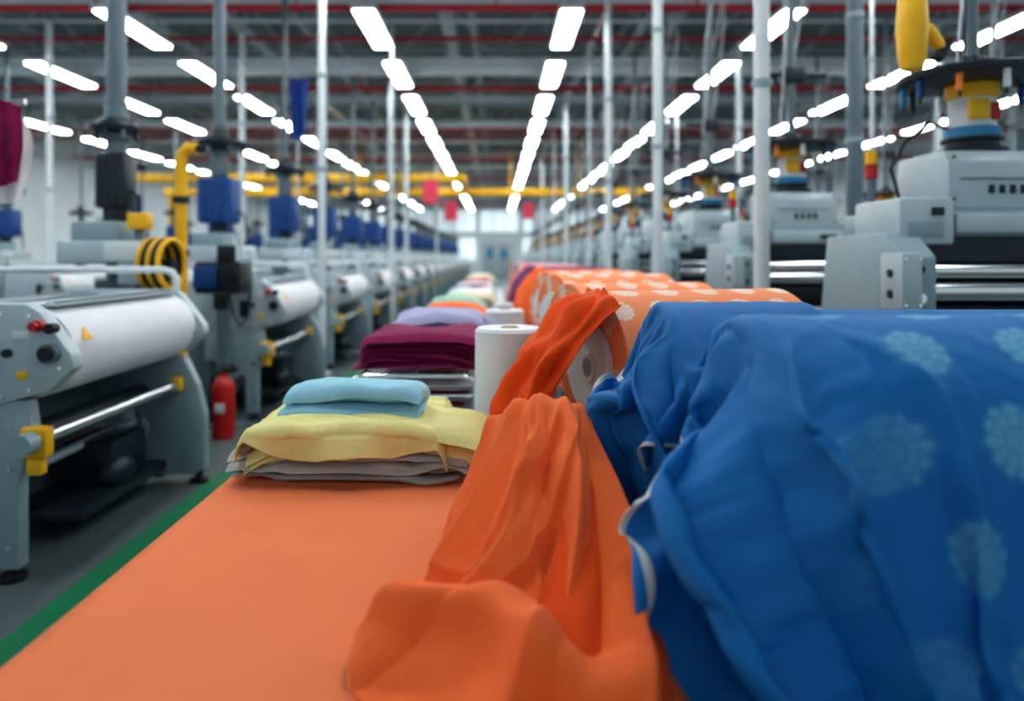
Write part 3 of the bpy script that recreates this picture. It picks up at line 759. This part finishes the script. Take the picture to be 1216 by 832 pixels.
hroll('peach_floral_fabric_roll',.33,1.05,4.15,1.13,.27,F_PEACH,.6,YW)
hroll('peach_floral_fabric_roll',.33,1.05,4.92,1.13,.27,F_PEACH,.6,YW)
cols=[F_ORANGE,F_PLUM,F_NAVY,F_ORANGE,F_WHITE,F_PLUM,F_LBLUE,F_ORANGE,F_NAVY,F_WHITE]
y=5.7
for k in range(12):
    hroll('fabric_roll',.3,1.0,y,1.13,.27,cols[k%10],.5,.2); y+=.8
a=MB()
for x in(.60,.90):
    a.box(x-.03,x+.03,1.35,15.5,.77,.82,MGREY,.006)
    y=1.4
    while y<15.2:
        a.box(x-.03,x+.03,y-.03,y+.03,0,.79,MGREY,.005); y+=1.6
y=1.4
while y<15.2: a.box(.60,.90,y-.02,y+.02,.25,.30,MGREY,.004); y+=1.6
a.obj('roll_rack')
net_cloth('deep_orange_draped_cloth',[
 [(.36,2.78,1.36),(.19,2.68,1.27),(.06,2.56,1.13),(-.01,2.46,.98)],
 [(.36,2.66,1.385),(.20,2.52,1.29),(.07,2.42,1.14),(.00,2.34,.96)],
 [(.37,2.54,1.385),(.23,2.40,1.29),(.11,2.33,1.13),(.04,2.27,.94)],
 [(.39,2.46,1.37),(.26,2.34,1.26),(.15,2.29,1.10),(.08,2.24,.92)],
 [(.42,2.40,1.34),(.29,2.33,1.23),(.19,2.29,1.08),(.12,2.25,.90)]],F_ORANGED,nu=120,nv=80,folds=2.3,amp=.016,seed=2,wr=.009)
net_cloth('white_draped_cloth',[
 [(.40,2.08,1.20),(.31,2.02,1.12),(.22,1.97,1.04),(.14,1.95,1.0)],
 [(.42,1.98,1.19),(.32,1.94,1.10),(.24,1.9,1.02),(.18,1.9,.98)],
 [(.46,1.95,1.15),(.38,1.88,1.05),(.30,1.86,.97),(.24,1.86,.93)]],F_WHITE,folds=2,amp=.015,seed=5)
for k,(y,m) in enumerate(((5.75,F_ORANGE),(6.55,F_PLUM),(7.35,F_NAVY),(8.2,F_ORANGE))):
    net_cloth('draped_cloth',[[(.30,y+.15,1.37),(.18,y+.1,1.22),(.12,y+.1,1.0)],[(.33,y,1.42),(.2,y-.1,1.25),(.13,y-.1,.98)],[(.38,y-.14,1.40),(.28,y-.24,1.24),(.2,y-.26,1.0)],[(.5,y-.2,1.36),(.42,y-.30,1.18),(.36,y-.30,1.02)]],m,folds=3,amp=.02,seed=k+7,nu=40,nv=30)

# ------------------------------------------------------------------ world
w=bpy.data.worlds.new('world'); sc.world=w; w.use_nodes=True
bg=w.node_tree.nodes['Background']; bg.inputs[0].default_value=(.78,.93,1,1); bg.inputs[1].default_value=.48
sc.view_settings.view_transform='Standard'
sc.view_settings.exposure=.12
try: sc.view_settings.look='Medium High Contrast'
except Exception as e: print('look',e)
